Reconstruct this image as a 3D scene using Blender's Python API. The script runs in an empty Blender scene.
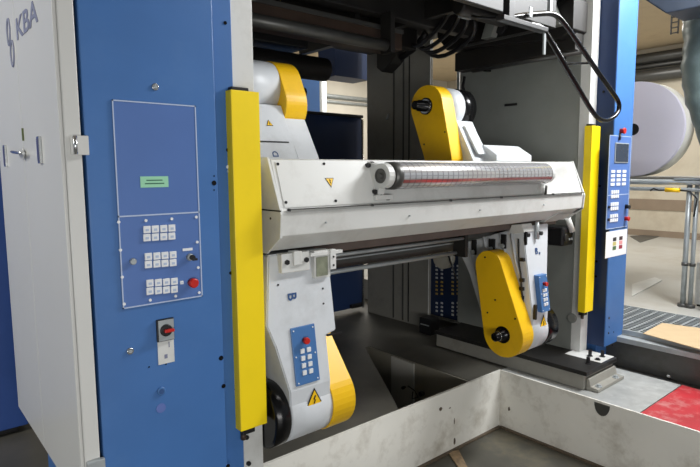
import bpy, bmesh, math, random
from mathutils import Vector, Matrix
random.seed(4)
scn = bpy.context.scene
COL = scn.collection
# ---------------------------------------------------------------- camera frame
F = 556.0
_p, _y, _r, H = math.radians(6.35), math.radians(40.4), math.radians(-0.4), 1.6
FW = Vector((math.sin(_y)*math.cos(_p), math.cos(_y)*math.cos(_p), -math.sin(_p)))
_rt = Vector((math.cos(_y), -math.sin(_y), 0)); _up = _rt.cross(FW)
RT = _rt*math.cos(_r) + _up*math.sin(_r); UP = RT.cross(FW)
CAM = Vector((0, 0, H))
def U(px, py, ax, val):
    """point of the plane ax=val that is seen at (px,py): used to survey real planes"""
    d = FW*F + RT*(px-350) - UP*(py-233.5); i = 'XYZ'.index(ax)
    return CAM + d*((val-CAM[i])/d[i])
cam = bpy.data.cameras.new('camera'); co = bpy.data.objects.new('camera', cam); COL.objects.link(co)
cam.sensor_width = 36; cam.lens = F*36/700; cam.clip_start = .05; cam.clip_end = 100
co.matrix_world = Matrix(((RT.x, UP.x, -FW.x, 0), (RT.y, UP.y, -FW.y, 0), (RT.z, UP.z, -FW.z, H), (0, 0, 0, 1)))
scn.camera = co

# ---------------------------------------------------------------- materials
def lin(c):
    return tuple((v/255/12.92 if v/255 <= .04045 else ((v/255+.055)/1.055)**2.4) for v in c) + (1,)
MATS = {}
def mat(name, rgb, rough=.5, metal=0, var=.08, scale=6, bump=0, dirt=None, dirt_amt=.0, dirt_scale=3, coat=0, stretch=(1, 1, 1), emit=0):
    if name in MATS: return MATS[name]
    m = bpy.data.materials.new(name); m.use_nodes = True; nt = m.node_tree; N = nt.nodes; L = nt.links
    b = N['Principled BSDF']; c = lin(rgb)
    tc = N.new('ShaderNodeTexCoord'); mp = N.new('ShaderNodeMapping'); mp.inputs['Scale'].default_value = stretch
    L.new(tc.outputs['Object'], mp.inputs['Vector'])
    n = N.new('ShaderNodeTexNoise'); n.inputs['Scale'].default_value = scale; n.inputs['Detail'].default_value = 6
    L.new(mp.outputs[0], n.inputs['Vector'])
    r = N.new('ShaderNodeValToRGB'); r.color_ramp.elements[0].position = .3; r.color_ramp.elements[1].position = .7
    r.color_ramp.elements[0].color = tuple(max(0, v*(1-var)) for v in c[:3])+(1,)
    r.color_ramp.elements[1].color = tuple(min(1, v*(1+var)) for v in c[:3])+(1,)
    L.new(n.outputs['Fac'], r.inputs[0]); out = r.outputs[0]
    if dirt:
        n2 = N.new('ShaderNodeTexNoise'); n2.inputs['Scale'].default_value = dirt_scale; n2.inputs['Detail'].default_value = 9
        n2.inputs['Roughness'].default_value = .68
        L.new(mp.outputs[0], n2.inputs['Vector'])
        r2 = N.new('ShaderNodeValToRGB'); r2.color_ramp.elements[0].position = .5; r2.color_ramp.elements[1].position = .72
        r2.color_ramp.elements[0].color = (0, 0, 0, 1); r2.color_ramp.elements[1].color = (dirt_amt,)*3+(1,)
        L.new(n2.outputs['Fac'], r2.inputs[0])
        mx = N.new('ShaderNodeMixRGB'); mx.inputs[2].default_value = lin(dirt)
        L.new(r2.outputs[0], mx.inputs[0]); L.new(out, mx.inputs[1]); out = mx.outputs[0]
    L.new(out, b.inputs['Base Color'])
    b.inputs['Roughness'].default_value = rough; b.inputs['Metallic'].default_value = metal
    if coat: b.inputs['Coat Weight'].default_value = coat
    if bump:
        bp = N.new('ShaderNodeBump'); bp.inputs['Strength'].default_value = bump; bp.inputs['Distance'].default_value = .01
        L.new(n.outputs['Fac'], bp.inputs['Height']); L.new(bp.outputs[0], b.inputs['Normal'])
    if emit:
        b.inputs['Emission Color'].default_value = c; b.inputs['Emission Strength'].default_value = emit
    MATS[name] = m; return m
blue = mat('blue_paint', (62, 108, 168), .45, var=.05, scale=4, dirt=(78, 120, 174), dirt_amt=.35, dirt_scale=5)
blue_plate = mat('blue_panel_foil', (80, 112, 172), .4, var=.03)
blue_box = mat('blue_control_box', (66, 110, 164), .4, var=.04)
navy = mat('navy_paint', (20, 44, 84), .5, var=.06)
white = mat('white_machine_paint', (212, 213, 210), .42, var=.03, scale=3, dirt=(150, 146, 136), dirt_amt=.35, dirt_scale=4)
white_arm = mat('arm_white_paint', (206, 210, 214), .42, var=.03, scale=3, dirt=(150, 150, 148), dirt_amt=.3, dirt_scale=6)
white_side = mat('side_cabinet_paint', (206, 206, 202), .3, var=.02, scale=2)
white_pit = mat('pit_white_paint', (232, 230, 222), .5, var=.04, scale=3, dirt=(150, 140, 120), dirt_amt=.6, dirt_scale=3.5)
chip = mat('chipped_paint', (92, 80, 66), .8, var=.3, scale=60)
yellow = mat('yellow_guard_paint', (248, 216, 8), .45, var=.03, dirt=(190, 165, 20), dirt_amt=.2)
yellow_arm = mat('yellow_cover_paint', (240, 190, 14), .4, var=.05, dirt=(180, 135, 25), dirt_amt=.4)
black = mat('black_rubber', (20, 20, 22), .45, var=.2)
black_gloss = mat('black_gloss_metal', (14, 14, 16), .22, .3, var=.1)
dark = mat('dark_machine_metal', (34, 33, 32), .5, .2, var=.3, scale=5, dirt=(50, 44, 36), dirt_amt=.5)
brown = mat('brown_oiled_metal', (64, 50, 42), .5, .2, var=.25)
grey_wall = mat('grey_frame_paint', (128, 131, 126), .38, var=.08, scale=3, dirt=(120, 120, 115), dirt_amt=.4, dirt_scale=5)
grey_col = mat('grey_column_paint', (146, 144, 136), .45, var=.06, scale=3, dirt=(80, 78, 72), dirt_amt=.4)
steel = mat('worn_steel_plate', (176, 178, 176), .42, .3, var=.15, scale=8, bump=.1, dirt=(212, 214, 212), dirt_amt=.7, dirt_scale=6)
steel_dark = mat('dark_steel', (88, 88, 86), .4, .5, var=.15, dirt=(60, 58, 52), dirt_amt=.6, dirt_scale=6)
galv = mat('galvanised_steel', (168, 174, 176), .4, .35, var=.12, scale=12)
galv_dull = mat('dull_grey_casting', (150, 148, 140), .55, .1, var=.1, dirt=(110, 106, 98), dirt_amt=.6, dirt_scale=6)
chrome = mat('bright_metal', (200, 202, 204), .2, .9, var=.05)
red_plate_m = mat('red_floor_paint', (178, 36, 46), .5, var=.12, scale=6, dirt=(205, 160, 155), dirt_amt=.7, dirt_scale=7)
red = mat('red_button', (190, 34, 26), .35, var=.05)
button_m = mat('button_white', (226, 228, 230), .4, var=.02)
line_m = mat('outline_pale', (176, 190, 214), .5, var=.02)
letter_blue = mat('lettering_blue', (44, 78, 128), .5, var=.02)
letter_kba = mat('lettering_slate', (124, 128, 150), .5, var=.02)
green_label = mat('green_label', (150, 208, 172), .5, var=.04)
green_ink = mat('label_ink', (50, 100, 80), .5, var=.04)
paper_m = mat('paper_white', (236, 236, 236), .7, var=.02)
reel_m = mat('reel_paper', (226, 224, 240), .8, var=.02, scale=2)
reel_side_m = mat('reel_wrap_paper', (222, 222, 214), .7, var=.04, scale=4)
card_m = mat('cardboard', (190, 166, 130), .8, var=.05, scale=10)
sign_yellow = mat('warning_yellow', (246, 196, 14), .5, var=.03)
screen_m = mat('screen_dark', (52, 62, 76), .2, var=.1)
floor_dark = mat('oily_floor_plate', (84, 82, 75), .42, .0, var=.2, scale=3, dirt=(104, 100, 90), dirt_amt=.6, dirt_scale=4)
pit_floor_m = mat('pit_concrete', (80, 78, 70), .6, var=.15, scale=6, dirt=(120, 110, 84), dirt_amt=.5, dirt_scale=3)
concrete = mat('hall_floor_concrete', (178, 177, 171), .35, var=.05, scale=2, dirt=(150, 142, 128), dirt_amt=.6, dirt_scale=1.6)
conc_wall = mat('hall_wall_concrete', (196, 187, 168), .8, var=.05, scale=2, dirt=(165, 150, 128), dirt_amt=.5, dirt_scale=1.5)
conc_far = mat('back_wall_plaster', (208, 203, 190), .8, var=.05, scale=2)
stripe_m = mat('wall_stripe_brown', (140, 124, 106), .8, var=.05)
ceil_m = mat('ceiling_concrete', (204, 186, 156), .85, var=.06, scale=2, dirt=(170, 150, 122), dirt_amt=.5, dirt_scale=2)
duct_m = mat('duct_grey_green', (110, 126, 124), .3, .1, var=.15, scale=5, dirt=(150, 165, 165), dirt_amt=.5)
# ruled measuring-scale roller: grid of dark lines with a red band
def roller_mat():
    m = bpy.data.materials.new('ruled_roller_rubber'); m.use_nodes = True; nt = m.node_tree; N = nt.nodes; L = nt.links
    b = N['Principled BSDF']; tc = N.new('ShaderNodeTexCoord'); sp = N.new('ShaderNodeSeparateXYZ'); L.new(tc.outputs['Object'], sp.inputs[0])
    def math_(op, a, bb=None):
        n = N.new('ShaderNodeMath'); n.operation = op
        for i, v in enumerate((a, bb)):
            if v is None: continue
            if isinstance(v, (int, float)): n.inputs[i].default_value = v
            else: L.new(v, n.inputs[i])
        return n.outputs[0]
    gx = math_('LESS_THAN', math_('FRACT', math_('MULTIPLY', sp.outputs['X'], 24)), .2)
    ang = math_('ARCTAN2', sp.outputs['Z'], sp.outputs['Y'])
    ga = math_('LESS_THAN', math_('FRACT', math_('MULTIPLY', ang, 3.5)), .16)
    g = math_('MAXIMUM', gx, ga)
    # red band around the lower front (a printed mark of the roller itself)
    d = math_('ABSOLUTE', math_('SUBTRACT', math_('ABSOLUTE', ang), 2.72)); neg = math_('LESS_THAN', ang, 0)
    rb = math_('MULTIPLY', math_('LESS_THAN', d, .13), neg)
    m1 = N.new('ShaderNodeMixRGB'); m1.inputs[1].default_value = lin((226, 226, 228)); m1.inputs[2].default_value = lin((206, 120, 120)); L.new(rb, m1.inputs[0])
    m2 = N.new('ShaderNodeMixRGB'); m2.inputs[2].default_value = lin((110, 108, 108)); L.new(m1.outputs[0], m2.inputs[1])
    L.new(math_('MULTIPLY', g, .5), m2.inputs[0]); L.new(m2.outputs[0], b.inputs['Base Color'])
    b.inputs['Roughness'].default_value = .22; b.inputs['Metallic'].default_value = .65
    return m
roller_m = roller_mat()

# ---------------------------------------------------------------- mesh builder
class G:
    def __init__(s): s.bm = bmesh.new(); s.rot = None
    def _add(s, tmp):
        me = bpy.data.meshes.new('t'); tmp.to_mesh(me); tmp.free(); s.bm.from_mesh(me); bpy.data.meshes.remove(me); return s
    def box(s, x0, x1, y0, y1, z0, z1, bev=0):
        t = bmesh.new(); bmesh.ops.create_cube(t, size=1)
        for v in t.verts: v.co = Vector(((x0+x1)/2+v.co.x*(x1-x0), (y0+y1)/2+v.co.y*(y1-y0), (z0+z1)/2+v.co.z*(z1-z0)))
        if bev: bmesh.ops.bevel(t, geom=t.edges[:]+t.verts[:], offset=bev, segments=2, affect='EDGES', profile=.5)
        return s._add(t)
    def prism(s, poly, axis, a0, a1, bev=0, poly2=None):
        """polygon in the plane perpendicular to axis. X: (y,z)  Y: (x,z)  Z: (x,y)"""
        def P(q, a):
            return {'X': (a, q[0], q[1]), 'Y': (q[0], a, q[1]), 'Z': (q[0], q[1], a)}[axis]
        t = bmesh.new(); A = [t.verts.new(P(q, a0)) for q in poly]; B = [t.verts.new(P(q, a1)) for q in (poly2 or poly)]
        t.faces.new(A); t.faces.new(B[::-1]); n = len(poly)
        for i in range(n): t.faces.new((A[i], B[i], B[(i+1) % n], A[(i+1) % n]))
        bmesh.ops.recalc_face_normals(t, faces=t.faces[:])
        if bev:
            e = [e for e in t.edges if abs((e.verts[0].co-e.verts[1].co).dot(Vector(P((0, 0), 1)))) < 1e-6 or n < 12]
            bmesh.ops.bevel(t, geom=e, offset=bev, segments=2, affect='EDGES', profile=.5)
        return s._add(t)
    def cyl(s, p0, p1, r, seg=24, r2=None, smooth=True, cap=True):
        p0, p1 = Vector(p0), Vector(p1); d = p1-p0
        t = bmesh.new(); bmesh.ops.create_cone(t, cap_ends=cap, cap_tris=False, segments=seg, radius1=r, radius2=r if r2 is None else r2, depth=d.length)
        q = d.to_track_quat('Z', 'Y').to_matrix().to_4x4(); q.translation = (p0+p1)/2
        bmesh.ops.transform(t, matrix=q, verts=t.verts)
        if smooth:
            for f in t.faces:
                if len(f.verts) == 4: f.smooth = True
        return s._add(t)
    def lathe(s, p0, axis, prof, seg=32):
        """prof: (distance along axis, radius)"""
        p0 = Vector(p0); ax = Vector(axis).normalized(); u = ax.orthogonal().normalized(); v = ax.cross(u)
        t = bmesh.new(); rings = []
        for d, r in prof:
            rings.append([t.verts.new(p0+ax*d+(u*math.cos(2*math.pi*k/seg)+v*math.sin(2*math.pi*k/seg))*max(r, 1e-4)) for k in range(seg)])
        for a, b, (d0, r0), (d1, r1) in zip(rings, rings[1:], prof, prof[1:]):
            for k in range(seg):
                f = t.faces.new((a[k], a[(k+1) % seg], b[(k+1) % seg], b[k])); f.smooth = abs(d1-d0) > .3*abs(r1-r0)
        t.faces.new(rings[0][::-1]); t.faces.new(rings[-1])
        bmesh.ops.recalc_face_normals(t, faces=t.faces[:])
        return s._add(t)
    def tube(s, pts, r, seg=12, closed=False):
        pts = [Vector(p) for p in pts]; t = bmesh.new(); rings = []; n = len(pts); prev = None
        for i, p in enumerate(pts):
            a = pts[i-1] if (i > 0 or closed) else p; b = pts[(i+1) % n] if (i < n-1 or closed) else p
            d = (b-a).normalized()
            if prev is None: u = d.orthogonal().normalized()
            else: u = (prev-d*prev.dot(d)).normalized()
            prev = u; v = d.cross(u)
            rings.append([t.verts.new(p+(u*math.cos(2*math.pi*k/seg)+v*math.sin(2*math.pi*k/seg))*r) for k in range(seg)])
        for i in range(n if closed else n-1):
            a, b = rings[i], rings[(i+1) % n]
            for k in range(seg):
                f = t.faces.new((a[k], a[(k+1) % seg], b[(k+1) % seg], b[k])); f.smooth = True
        if not closed: t.faces.new(rings[0][::-1]); t.faces.new(rings[-1])
        bmesh.ops.recalc_face_normals(t, faces=t.faces[:])
        return s._add(t)
    def build(s, name, m, parent=None, smooth=False):
        me = bpy.data.meshes.new(name); o = bpy.data.objects.new(name, me); COL.objects.link(o)
        org = Vector((0, 0, 0))
        if parent is not None:
            o.parent = parent; q = parent
            while q is not None: org += q.location; q = q.parent
        else:
            cs = [v.co for v in s.bm.verts]
            c = Vector(((min(v.x for v in cs)+max(v.x for v in cs))/2, (min(v.y for v in cs)+max(v.y for v in cs))/2, min(v.z for v in cs)))
            o.location = c; org = c
        bmesh.ops.translate(s.bm, verts=s.bm.verts, vec=-org)
        s.bm.to_mesh(me); s.bm.free(); me.materials.append(m)
        return o
def thing(name, label, cat, loc, group=None):
    o = bpy.data.objects.new(name, None); COL.objects.link(o); o.location = loc; o.empty_display_size = .05
    return tag(o, label, cat, group)
def smooth_(P, n=2):
    P = [Vector(p) for p in P]
    for _ in range(n):
        Q = [P[0]]
        for a, b in zip(P, P[1:]): Q += [a*.75+b*.25, a*.25+b*.75]
        P = Q+[P[-1]]
    return P
def tag(o, label, cat, group=None, kind=None):
    o['label'] = label; o['category'] = cat
    if group: o['group'] = group
    if kind: o['kind'] = kind
    return o
def struct(o): o['kind'] = 'structure'; return o
def plabel(o, l): o['label'] = l; return o
def text_mesh(name, txt, size, m, parent, pos, xdir, ydir, depth=.002, sx=1):
    cu = bpy.data.curves.new(name, 'FONT'); cu.body = txt; cu.size = size; cu.extrude = depth; cu.align_x = 'CENTER'; cu.align_y = 'CENTER'
    cu.offset = size*.012
    tmp = bpy.data.objects.new('tmp', cu); COL.objects.link(tmp)
    bpy.context.view_layer.update()
    me = bpy.data.meshes.new_from_object(tmp.evaluated_get(bpy.context.evaluated_depsgraph_get()))
    bpy.data.objects.remove(tmp); bpy.data.curves.remove(cu)
    X, Y = Vector(xdir).normalized(), Vector(ydir).normalized(); Z = X.cross(Y)
    M = Matrix(((X.x, Y.x, Z.x, pos[0]), (X.y, Y.y, Z.y, pos[1]), (X.z, Y.z, Z.z, pos[2]), (0, 0, 0, 1)))
    me.transform(M @ Matrix.Diagonal((sx, 1, 1, 1))); g = G(); g.bm.from_mesh(me); bpy.data.meshes.remove(me)
    return g.build(name, m, parent)
def racetrack(c0, r0, c1, r1, n=16):
    """outline of two circles of (a,b) plane joined by their tangents"""
    ax, ay = c0; bx, by = c1; d = math.hypot(bx-ax, by-ay); th = math.atan2(by-ay, bx-ax); k = math.acos((r0-r1)/d)
    pts = []
    for i in range(n+1):
        a = th+k+(2*math.pi-2*k)*i/n; pts.append((ax+r0*math.cos(a), ay+r0*math.sin(a)))
    for i in range(n+1):
        a = th-k+2*k*i/n; pts.append((bx+r1*math.cos(a), by+r1*math.sin(a)))
    return pts

# ================================================================ THE HALL
g = G(); g.box(4.62, 12.4, -3, 10.3, -.1, .25); struct(g.build('floor', concrete))
# sunken machine floor with an open trench between the frames
g = G()
g.prism([(-3, 2.52), (2.565, 2.52), (2.66, 2.66), (3.3, 3.68), (3.36, 3.68), (3.36, 2.52), (4.62, 2.52), (4.62, 10.3), (-3, 10.3)], 'Z', -.6, 0)
struct(g.build('floor_machine', floor_dark))
g = G(); g.box(2.4, 3.4, 2.5, 3.75, -.66, -.6); struct(g.build('floor_trench', floor_dark))
g = G(); g.box(3.345, 3.3595, 2.525, 3.68, -.6, -.004); struct(g.build('wall_trench', mat('trench_wall_grey', (128, 124, 112), .5, var=.12, dirt=(110, 104, 92), dirt_amt=.6)))
g = G(); g.box(-3, 1.28, -3, 2.52, -.6, 0); struct(g.build('floor_front', floor_dark))
g = G(); g.box(1.28, 3.75, -3, 2.52, -.56, -.46); struct(g.build('floor_pit', pit_floor_m))
g = G(); g.box(1.28, 3.712, 2.500, 2.518, -.46, .012); struct(g.build('wall_pit_back', white_pit))
g = G(); g.box(3.700, 3.714, -3, 2.500, -.46, .012); struct(g.build('wall_pit_right', white_pit))
g = G(); g.box(3.714, 4.62, -3, 2.52, -.5, -.012); struct(g.build('floor_right', steel_dark))
g = G(); g.box(12, 12.3, -3, 10.3, .25, 4.0); struct(g.build('wall_right', conc_wall))
g = G(); g.box(-3, 12, 10, 10.3, 0, 4.0); struct(g.build('wall_back', conc_far))
g = G(); g.box(-3, 12.3, -3, 10.3, 4.0, 4.2); struct(g.build('ceiling', ceil_m))
g = G(); g.box(11.985, 11.999, -3, 10, .78, 1.0); struct(g.build('trim_1', stripe_m))
g = G(); g.box(11.93, 11.999, -3, 10, 3.42, 3.55); struct(g.build('trim_2', stripe_m))
g = G(); g.box(11.95, 11.999, -3, 10, .25, .37); struct(g.build('baseboard_right', stripe_m))

def chips(lst, plane, label):
    g = G()
    for px, py, w, h in lst:
        if plane == 'Y':
            p = U(px, py, 'Y', 2.4985); n = 7
            poly = [(p.x+w*math.cos(6.28*i/n)*random.uniform(.5, 1), p.z+h*math.sin(6.28*i/n)*random.uniform(.5, 1)) for i in range(n)]
            g.prism(poly, 'Y', 2.4975, 2.4998)
        else:
            p = U(px, py, 'X', 3.6985); n = 7
            poly = [(p.y+w*math.cos(6.28*i/n)*random.uniform(.5, 1), p.z+h*math.sin(6.28*i/n)*random.uniform(.5, 1)) for i in range(n)]
            g.prism(poly, 'X', 3.6975, 3.6998)
    tag(g.build('paint_chip', chip), label, 'paint chip', 'chipped paint marks on the pit walls')
chips([(441, 409, .022, .022)], 'Y', 'small dark chip left of the vertical streak on the back pit wall')
chips([(450, 408, .014, .006)], 'Y', 'tiny dash-shaped chip above the vertical streak on the back pit wall')
chips([(454.5, 421, .006, .028)], 'Y', 'thin upper part of the vertical streak of chipped paint on the back pit wall')
chips([(454.5, 441, .015, .045)], 'Y', 'large lower chip of the vertical streak on the back pit wall')
chips([(509, 409, .012, .024)], 'X', 'small chip near the corner on the right wall of the white pit')
chips([(576, 462, .05, .005)], 'X', 'thin scratch low on the right wall of the white pit')
nt_ = [U(px, py, 'X', 3.6985) for px, py in ((594.5, 400.5), (610, 405.5))]
P_ = [(nt_[0].y, -.004), (nt_[1].y, -.004)]; cy_ = (P_[0][0]+P_[1][0])/2; ry_ = abs(P_[0][0]-P_[1][0])/2
tag(G().prism([(cy_+ry_*math.cos(a), -.004-.085*math.sin(a)) for a in [math.pi*k/12 for k in range(13)]], 'X', 3.6965, 3.6998).build('drain_notch', steel_dark), 'dark half-round notch at the top of the right pit wall', 'notch')
# rust-coloured sealing strips along the pit floor
g = G(); g.box(1.28, 3.69, 2.478, 2.499, -.459, -.446); tag(g.build('sealing_strip', chip), 'brown strip of sealant along the foot of the back pit wall', 'sealant strip', 'sealant strips in the pit')
g = G(); g.box(3.675, 3.699, 0, 2.476, -.459, -.444); tag(g.build('sealing_strip', chip), 'brown strip of sealant along the foot of the right pit wall', 'sealant strip', 'sealant strips in the pit')
a = U(452, 452, 'Z', -.459); b = U(462, 470, 'Z', -.459)
g = G(); g.prism([(a.x-.04, a.y-.0), (a.x+.05, a.y-.02), (b.x+.04, b.y-.02), (b.x-.02, b.y)], 'Z', -.459, -.449)
tag(g.build('sealing_strip', mat('old_filler', (150, 128, 100), .8, var=.3, scale=30)), 'pale crumbling filler running across the pit floor', 'sealant strip', 'sealant strips in the pit')

# ---------------------------------------------------------------- deck right of the pit
g = G(); g.box(3.716, 4.46, 1.445, 2.515, -.01, 0.004); tag(g.build('deck_plate', steel), 'worn bare steel floor plate between pit and grating', 'floor plate')
g = G(); g.box(3.716, 4.46, -.6, 1.437, -.01, 0.005); tag(g.build('deck_plate', red_plate_m), 'red painted steel floor plate beside the pit', 'floor plate')
# half-round drain notch shadow piece on the pit wall
# steel channel carrying the grating
t = thing('channel_beam', 'grey steel beam on edge carrying the floor grating', 'steel beam', (4.58, 0, -.012))
G().box(4.565, 4.60, -2.4, 2.9, -.01, .2).build('web', steel_dark, t)
G().box(4.53, 4.615, -2.4, 2.9, .2, .245, .006).build('flange', galv, t)
p = U(649, 361, 'X', 4.565); g = G(); g.cyl((4.555, p.y+.9, .1), (4.566, p.y+.9, .1), .012); g.build('bolt', black, t)
# grating
t = thing('floor_grating', 'galvanised floor grating in front of the hall floor', 'grating', (5.0, 0, .25))
g = G()
for i in range(17): x = 4.64+i*.05; g.box(x, x+.012, -2.4, 2.9, .252, .285)
g.build('bearing_bars', galv, t)
g = G()
for i in range(0, 66): y = -2.4+i*.08; g.box(4.63, 5.47, y, y+.014, .256, .284)
g.build('cross_bars', galv, t)
G().box(5.47, 5.485, -2.4, 2.9, .251, .288).build('edge_bar', galv, t)
G().box(4.62, 4.632, -2.4, 2.9, .251, .288).build('edge_bar', galv, t)
G().box(4.625, 5.48, -2.4, 2.9, .2502, .2515).build('pan', black, t)
# cardboard sheet
pts = [U(643, 333.5, 'Z', .292), U(662, 323, 'Z', .292), U(720, 331, 'Z', .292), U(724, 356, 'Z', .292)]
g = G(); g.prism([(p.x, p.y) for p in pts], 'Z', .2885, .294)
tag(g.build('cardboard_sheet', card_m), 'flat sheet of brown cardboard lying on the grating', 'cardboard')
# clamp on the deck edge
p = U(670, 376, 'Z', .02)
g = G(); g.box(p.x-.03, p.x+.03, p.y-.012, p.y+.012, .005, .014); g.box(p.x-.03, p.x-.02, p.y-.012, p.y+.012, .005, .035); g.box(p.x+.02, p.x+.03, p.y-.012, p.y+.012, .005, .035)
g.cyl((p.x+.045, p.y, .005), (p.x+.045, p.y, .03), .01)
tag(g.build('clamp', chrome), 'small bright metal clamp at the edge of the steel deck plate', 'clamp')

# ================================================================ LEFT: BLUE CONTROL CABINET
YF = 2.04
t = thing('control_cabinet', 'tall blue control cabinet with button panel and red rotary switch', 'cabinet', (.8, 2.4, 0))
body = G().box(.556, 1.045, YF, 3.0, .0, 3.1, .004).build('body', blue, t)
def onY(px, py, Y=YF): return U(px, py, 'Y', Y)
pl = G().box(.65, .96, YF-.004, YF, 1.111, 1.855).build('panel_plate', blue_plate, t)
g = G(); w = .0022
for x0, x1, z0, z1 in [(.65, .96, 1.111, 1.111+2*w), (.65, .96, 1.855-2*w, 1.855), (.65, .96, 1.444, 1.449), (.65, .65+2*w, 1.111, 1.855), (.96-2*w, .96, 1.111, 1.855)]:
    g.box(x0, x1, YF-.0055, YF-.003, z0, z1)
g.build('outline', line_m, pl)
def btn(px, py, sz, parent, Y, name='button', m=None, th=.006, lab=None):
    p = U(px, py, 'Y', Y)
    o = G().box(p.x-sz/2, p.x+sz/2, Y-th, Y, p.z-sz/2, p.z+sz/2, sz*.08).build(name, m or button_m, parent)
    G().box(p.x-sz*.22, p.x+sz*.22, Y-th-.0006, Y-th+.0005, p.z-sz*.22, p.z+sz*.1).build('symbol', line_m, o)
    return o
for cols, rows, d in [((146.6, 155, 163.4, 171.5), (229.5, 237.6), -.5), ((148, 156.5, 164.6, 172.7), (256.5, 264.4), -.6), ((149.6, 158, 166, 174), (283, 291), -.6)]:
    for i, cx in enumerate(cols):
        for cy in rows: btn(cx, cy+d*i, .027, pl, YF-.004)
for px, py in [(118.5, 222), (145.7, 220.5), (171.5, 218.8), (196, 217), (197, 242), (198, 267.5), (199, 292.5), (175.4, 296), (150, 300), (120.3, 250), (122, 277), (124, 304)]:
    p = onY(px, py, YF-.004); g = G(); g.cyl((p.x, YF-.008, p.z), (p.x, YF-.003, p.z), .0055, 12); g.build('screw', button_m, pl)
def dial(px, py, r, m, parent, name, Y=YF, th=.014, prof=None):
    p = onY(px, py, Y); g = G(); g.lathe((p.x, Y, p.z), (0, -1, 0), prof or [(0, r), (th*.7, r), (th, r*.8)], 28); return g.build(name, m, parent), p
dial(132.5, 261.4, .012, galv, pl, 'blanking_cap', YF-.004)
k, p = dial(189.5, 257, .014, galv, pl, 'key_switch', YF-.004)
G().cyl((p.x+.003, YF-.018, p.z), (p.x+.003, YF-.03, p.z), .010).build('knob', black, k)
G().box(p.x, p.x+.02, YF-.034, YF-.028, p.z-.012, p.z-.003, .001).build('key', black, k)
p = onY(187.5, 249.4, YF-.004); G().box(p.x-.02, p.x+.02, YF-.006, YF-.004, p.z-.005, p.z+.005).build('nameplate', button_m, pl)
k, p = dial(191.6, 282.4, .019, red, pl, 'emergency_stop', YF-.004, .028, [(0, .017), (.012, .014), (.016, .019), (.024, .019), (.028, .015)])
btn(181.4, 282.4, .013, pl, YF-.004, 'indicator')
a = onY(140, 176.5, YF-.004); b = onY(168.5, 187, YF-.004)
st = G().box(a.x, b.x, YF-.0052, YF-.004, b.z, a.z).build('sticker', green_label, pl)
g = G()
for i, wd in ((0, .03), (1, .036)): g.box((a.x+b.x)/2-wd, (a.x+b.x)/2+wd, YF-.0056, YF-.005, (a.z+b.z)/2+.004-i*.012, (a.z+b.z)/2+.008-i*.012)
g.build('small_print', green_ink, st)
for px, py in ((155, 87), (130, 351)):
    k, p = dial(px, py, .013, chrome, t, 'lock', YF, .006)
    g = G(); g.cyl((p.x, YF-.006, p.z), (p.x, YF-.008, p.z), .006); g.build('key_slot', galv, k)
k, p = dial(161, 391, .0165, blue_box, t, 'round_cap', YF, .007)
G().cyl((p.x, YF-.007, p.z), (p.x, YF-.009, p.z), .010).build('cap_centre', letter_blue, k)
p = onY(161, 408); g = G(); g.lathe((p.x, YF, p.z), (0, -1, 0), [(0, .0185), (.0015, .0185)], 28); g.build('round_cover', mat('grey_blue_cap', (88, 108, 170), .5), t)
# rotary main switch with its data plate
a = onY(155.5, 320); b = onY(173.5, 338.5)
sw = G().box(a.x, b.x, YF-.012, YF, b.z, a.z, .002).build('main_switch', black, t)
G().box(a.x+.005, b.x-.002, YF-.0135, YF-.0115, b.z+.003, a.z-.003).build('face_plate', galv, sw)
cx, cz = (a.x+b.x)/2, (a.z+b.z)/2
G().lathe((cx, YF-.0135, cz), (0, -1, 0), [(0, .023), (.006, .023), (.008, .02)]).build('dial', black, sw)
g = G(); g.box(cx-.012, cx+.026, YF-.036, YF-.021, cz-.006, cz+.006, .003); g.build('rotary_handle', red, sw)
c_, d_ = onY(156.5, 338.6), onY(173.5, 361.5)
dp = G().box(a.x+.003, b.x, YF-.002, YF, d_.z, b.z-.001).build('data_plate', white, t)
g = G(); g.box(cx-.006, cx+.006, YF-.0028, YF-.0018, d_.z+.02, d_.z+.036); g.build('symbol', letter_kba, dp); g = G(); g.box(cx+.012, cx+.016, YF-.0028, YF-.0018, b.z-.03, b.z-.008); g.build('symbol', letter_kba, dp)
for px, py, r in [(149, 367, .003), (166, 364, .003), (214, 183, .010), (214, 190, .003), (214, 176, .003), (221, 358, .010), (223.5, 386, .009), (228, 466, .009)]:
    p = onY(px, py); g = G(); g.cyl((p.x, YF-.0015, p.z), (p.x, YF+.001, p.z), r, 16); g.build('mounting_hole' if r > .005 else 'screw', black_gloss, t)
p = onY(221.5, 362); 
# ================================================================ WHITE SIDE CABINET
t = thing('side_cabinet', 'white metal side cabinet with two doors on the left of the blue cabinet', 'cabinet', (.515, 2.5, .46))
G().box(.492, .545, YF, 3.23, .392, 3.1, .004).build('body', white_side, t)
d1 = G().box(.480, .4915, YF+.004, 2.642, .40, 3.09, .002).build('door', white_side, t)
d2 = G().box(.480, .4915, 2.648, 3.226, .40, 3.09, .002).build('door', white_side, t)
# hinge clasp at the front corner
p = onY(72, 146); g = G(); g.box(p.x-.005, p.x+.05, YF-.014, YF-.001, p.z-.03, p.z+.035, .002)
h = g.build('hinge', white_side, t); G().cyl((p.x+.006, YF-.018, p.z-.028), (p.x+.006, YF-.018, p.z+.033), .007).build('hinge_pin', chrome, h)
p = onY(95, 462); G().box(p.x-.03, p.x+.03, YF-.02, YF-.001, p.z-.12, p.z+.012, .003).build('hinge', galv, t)
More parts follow.
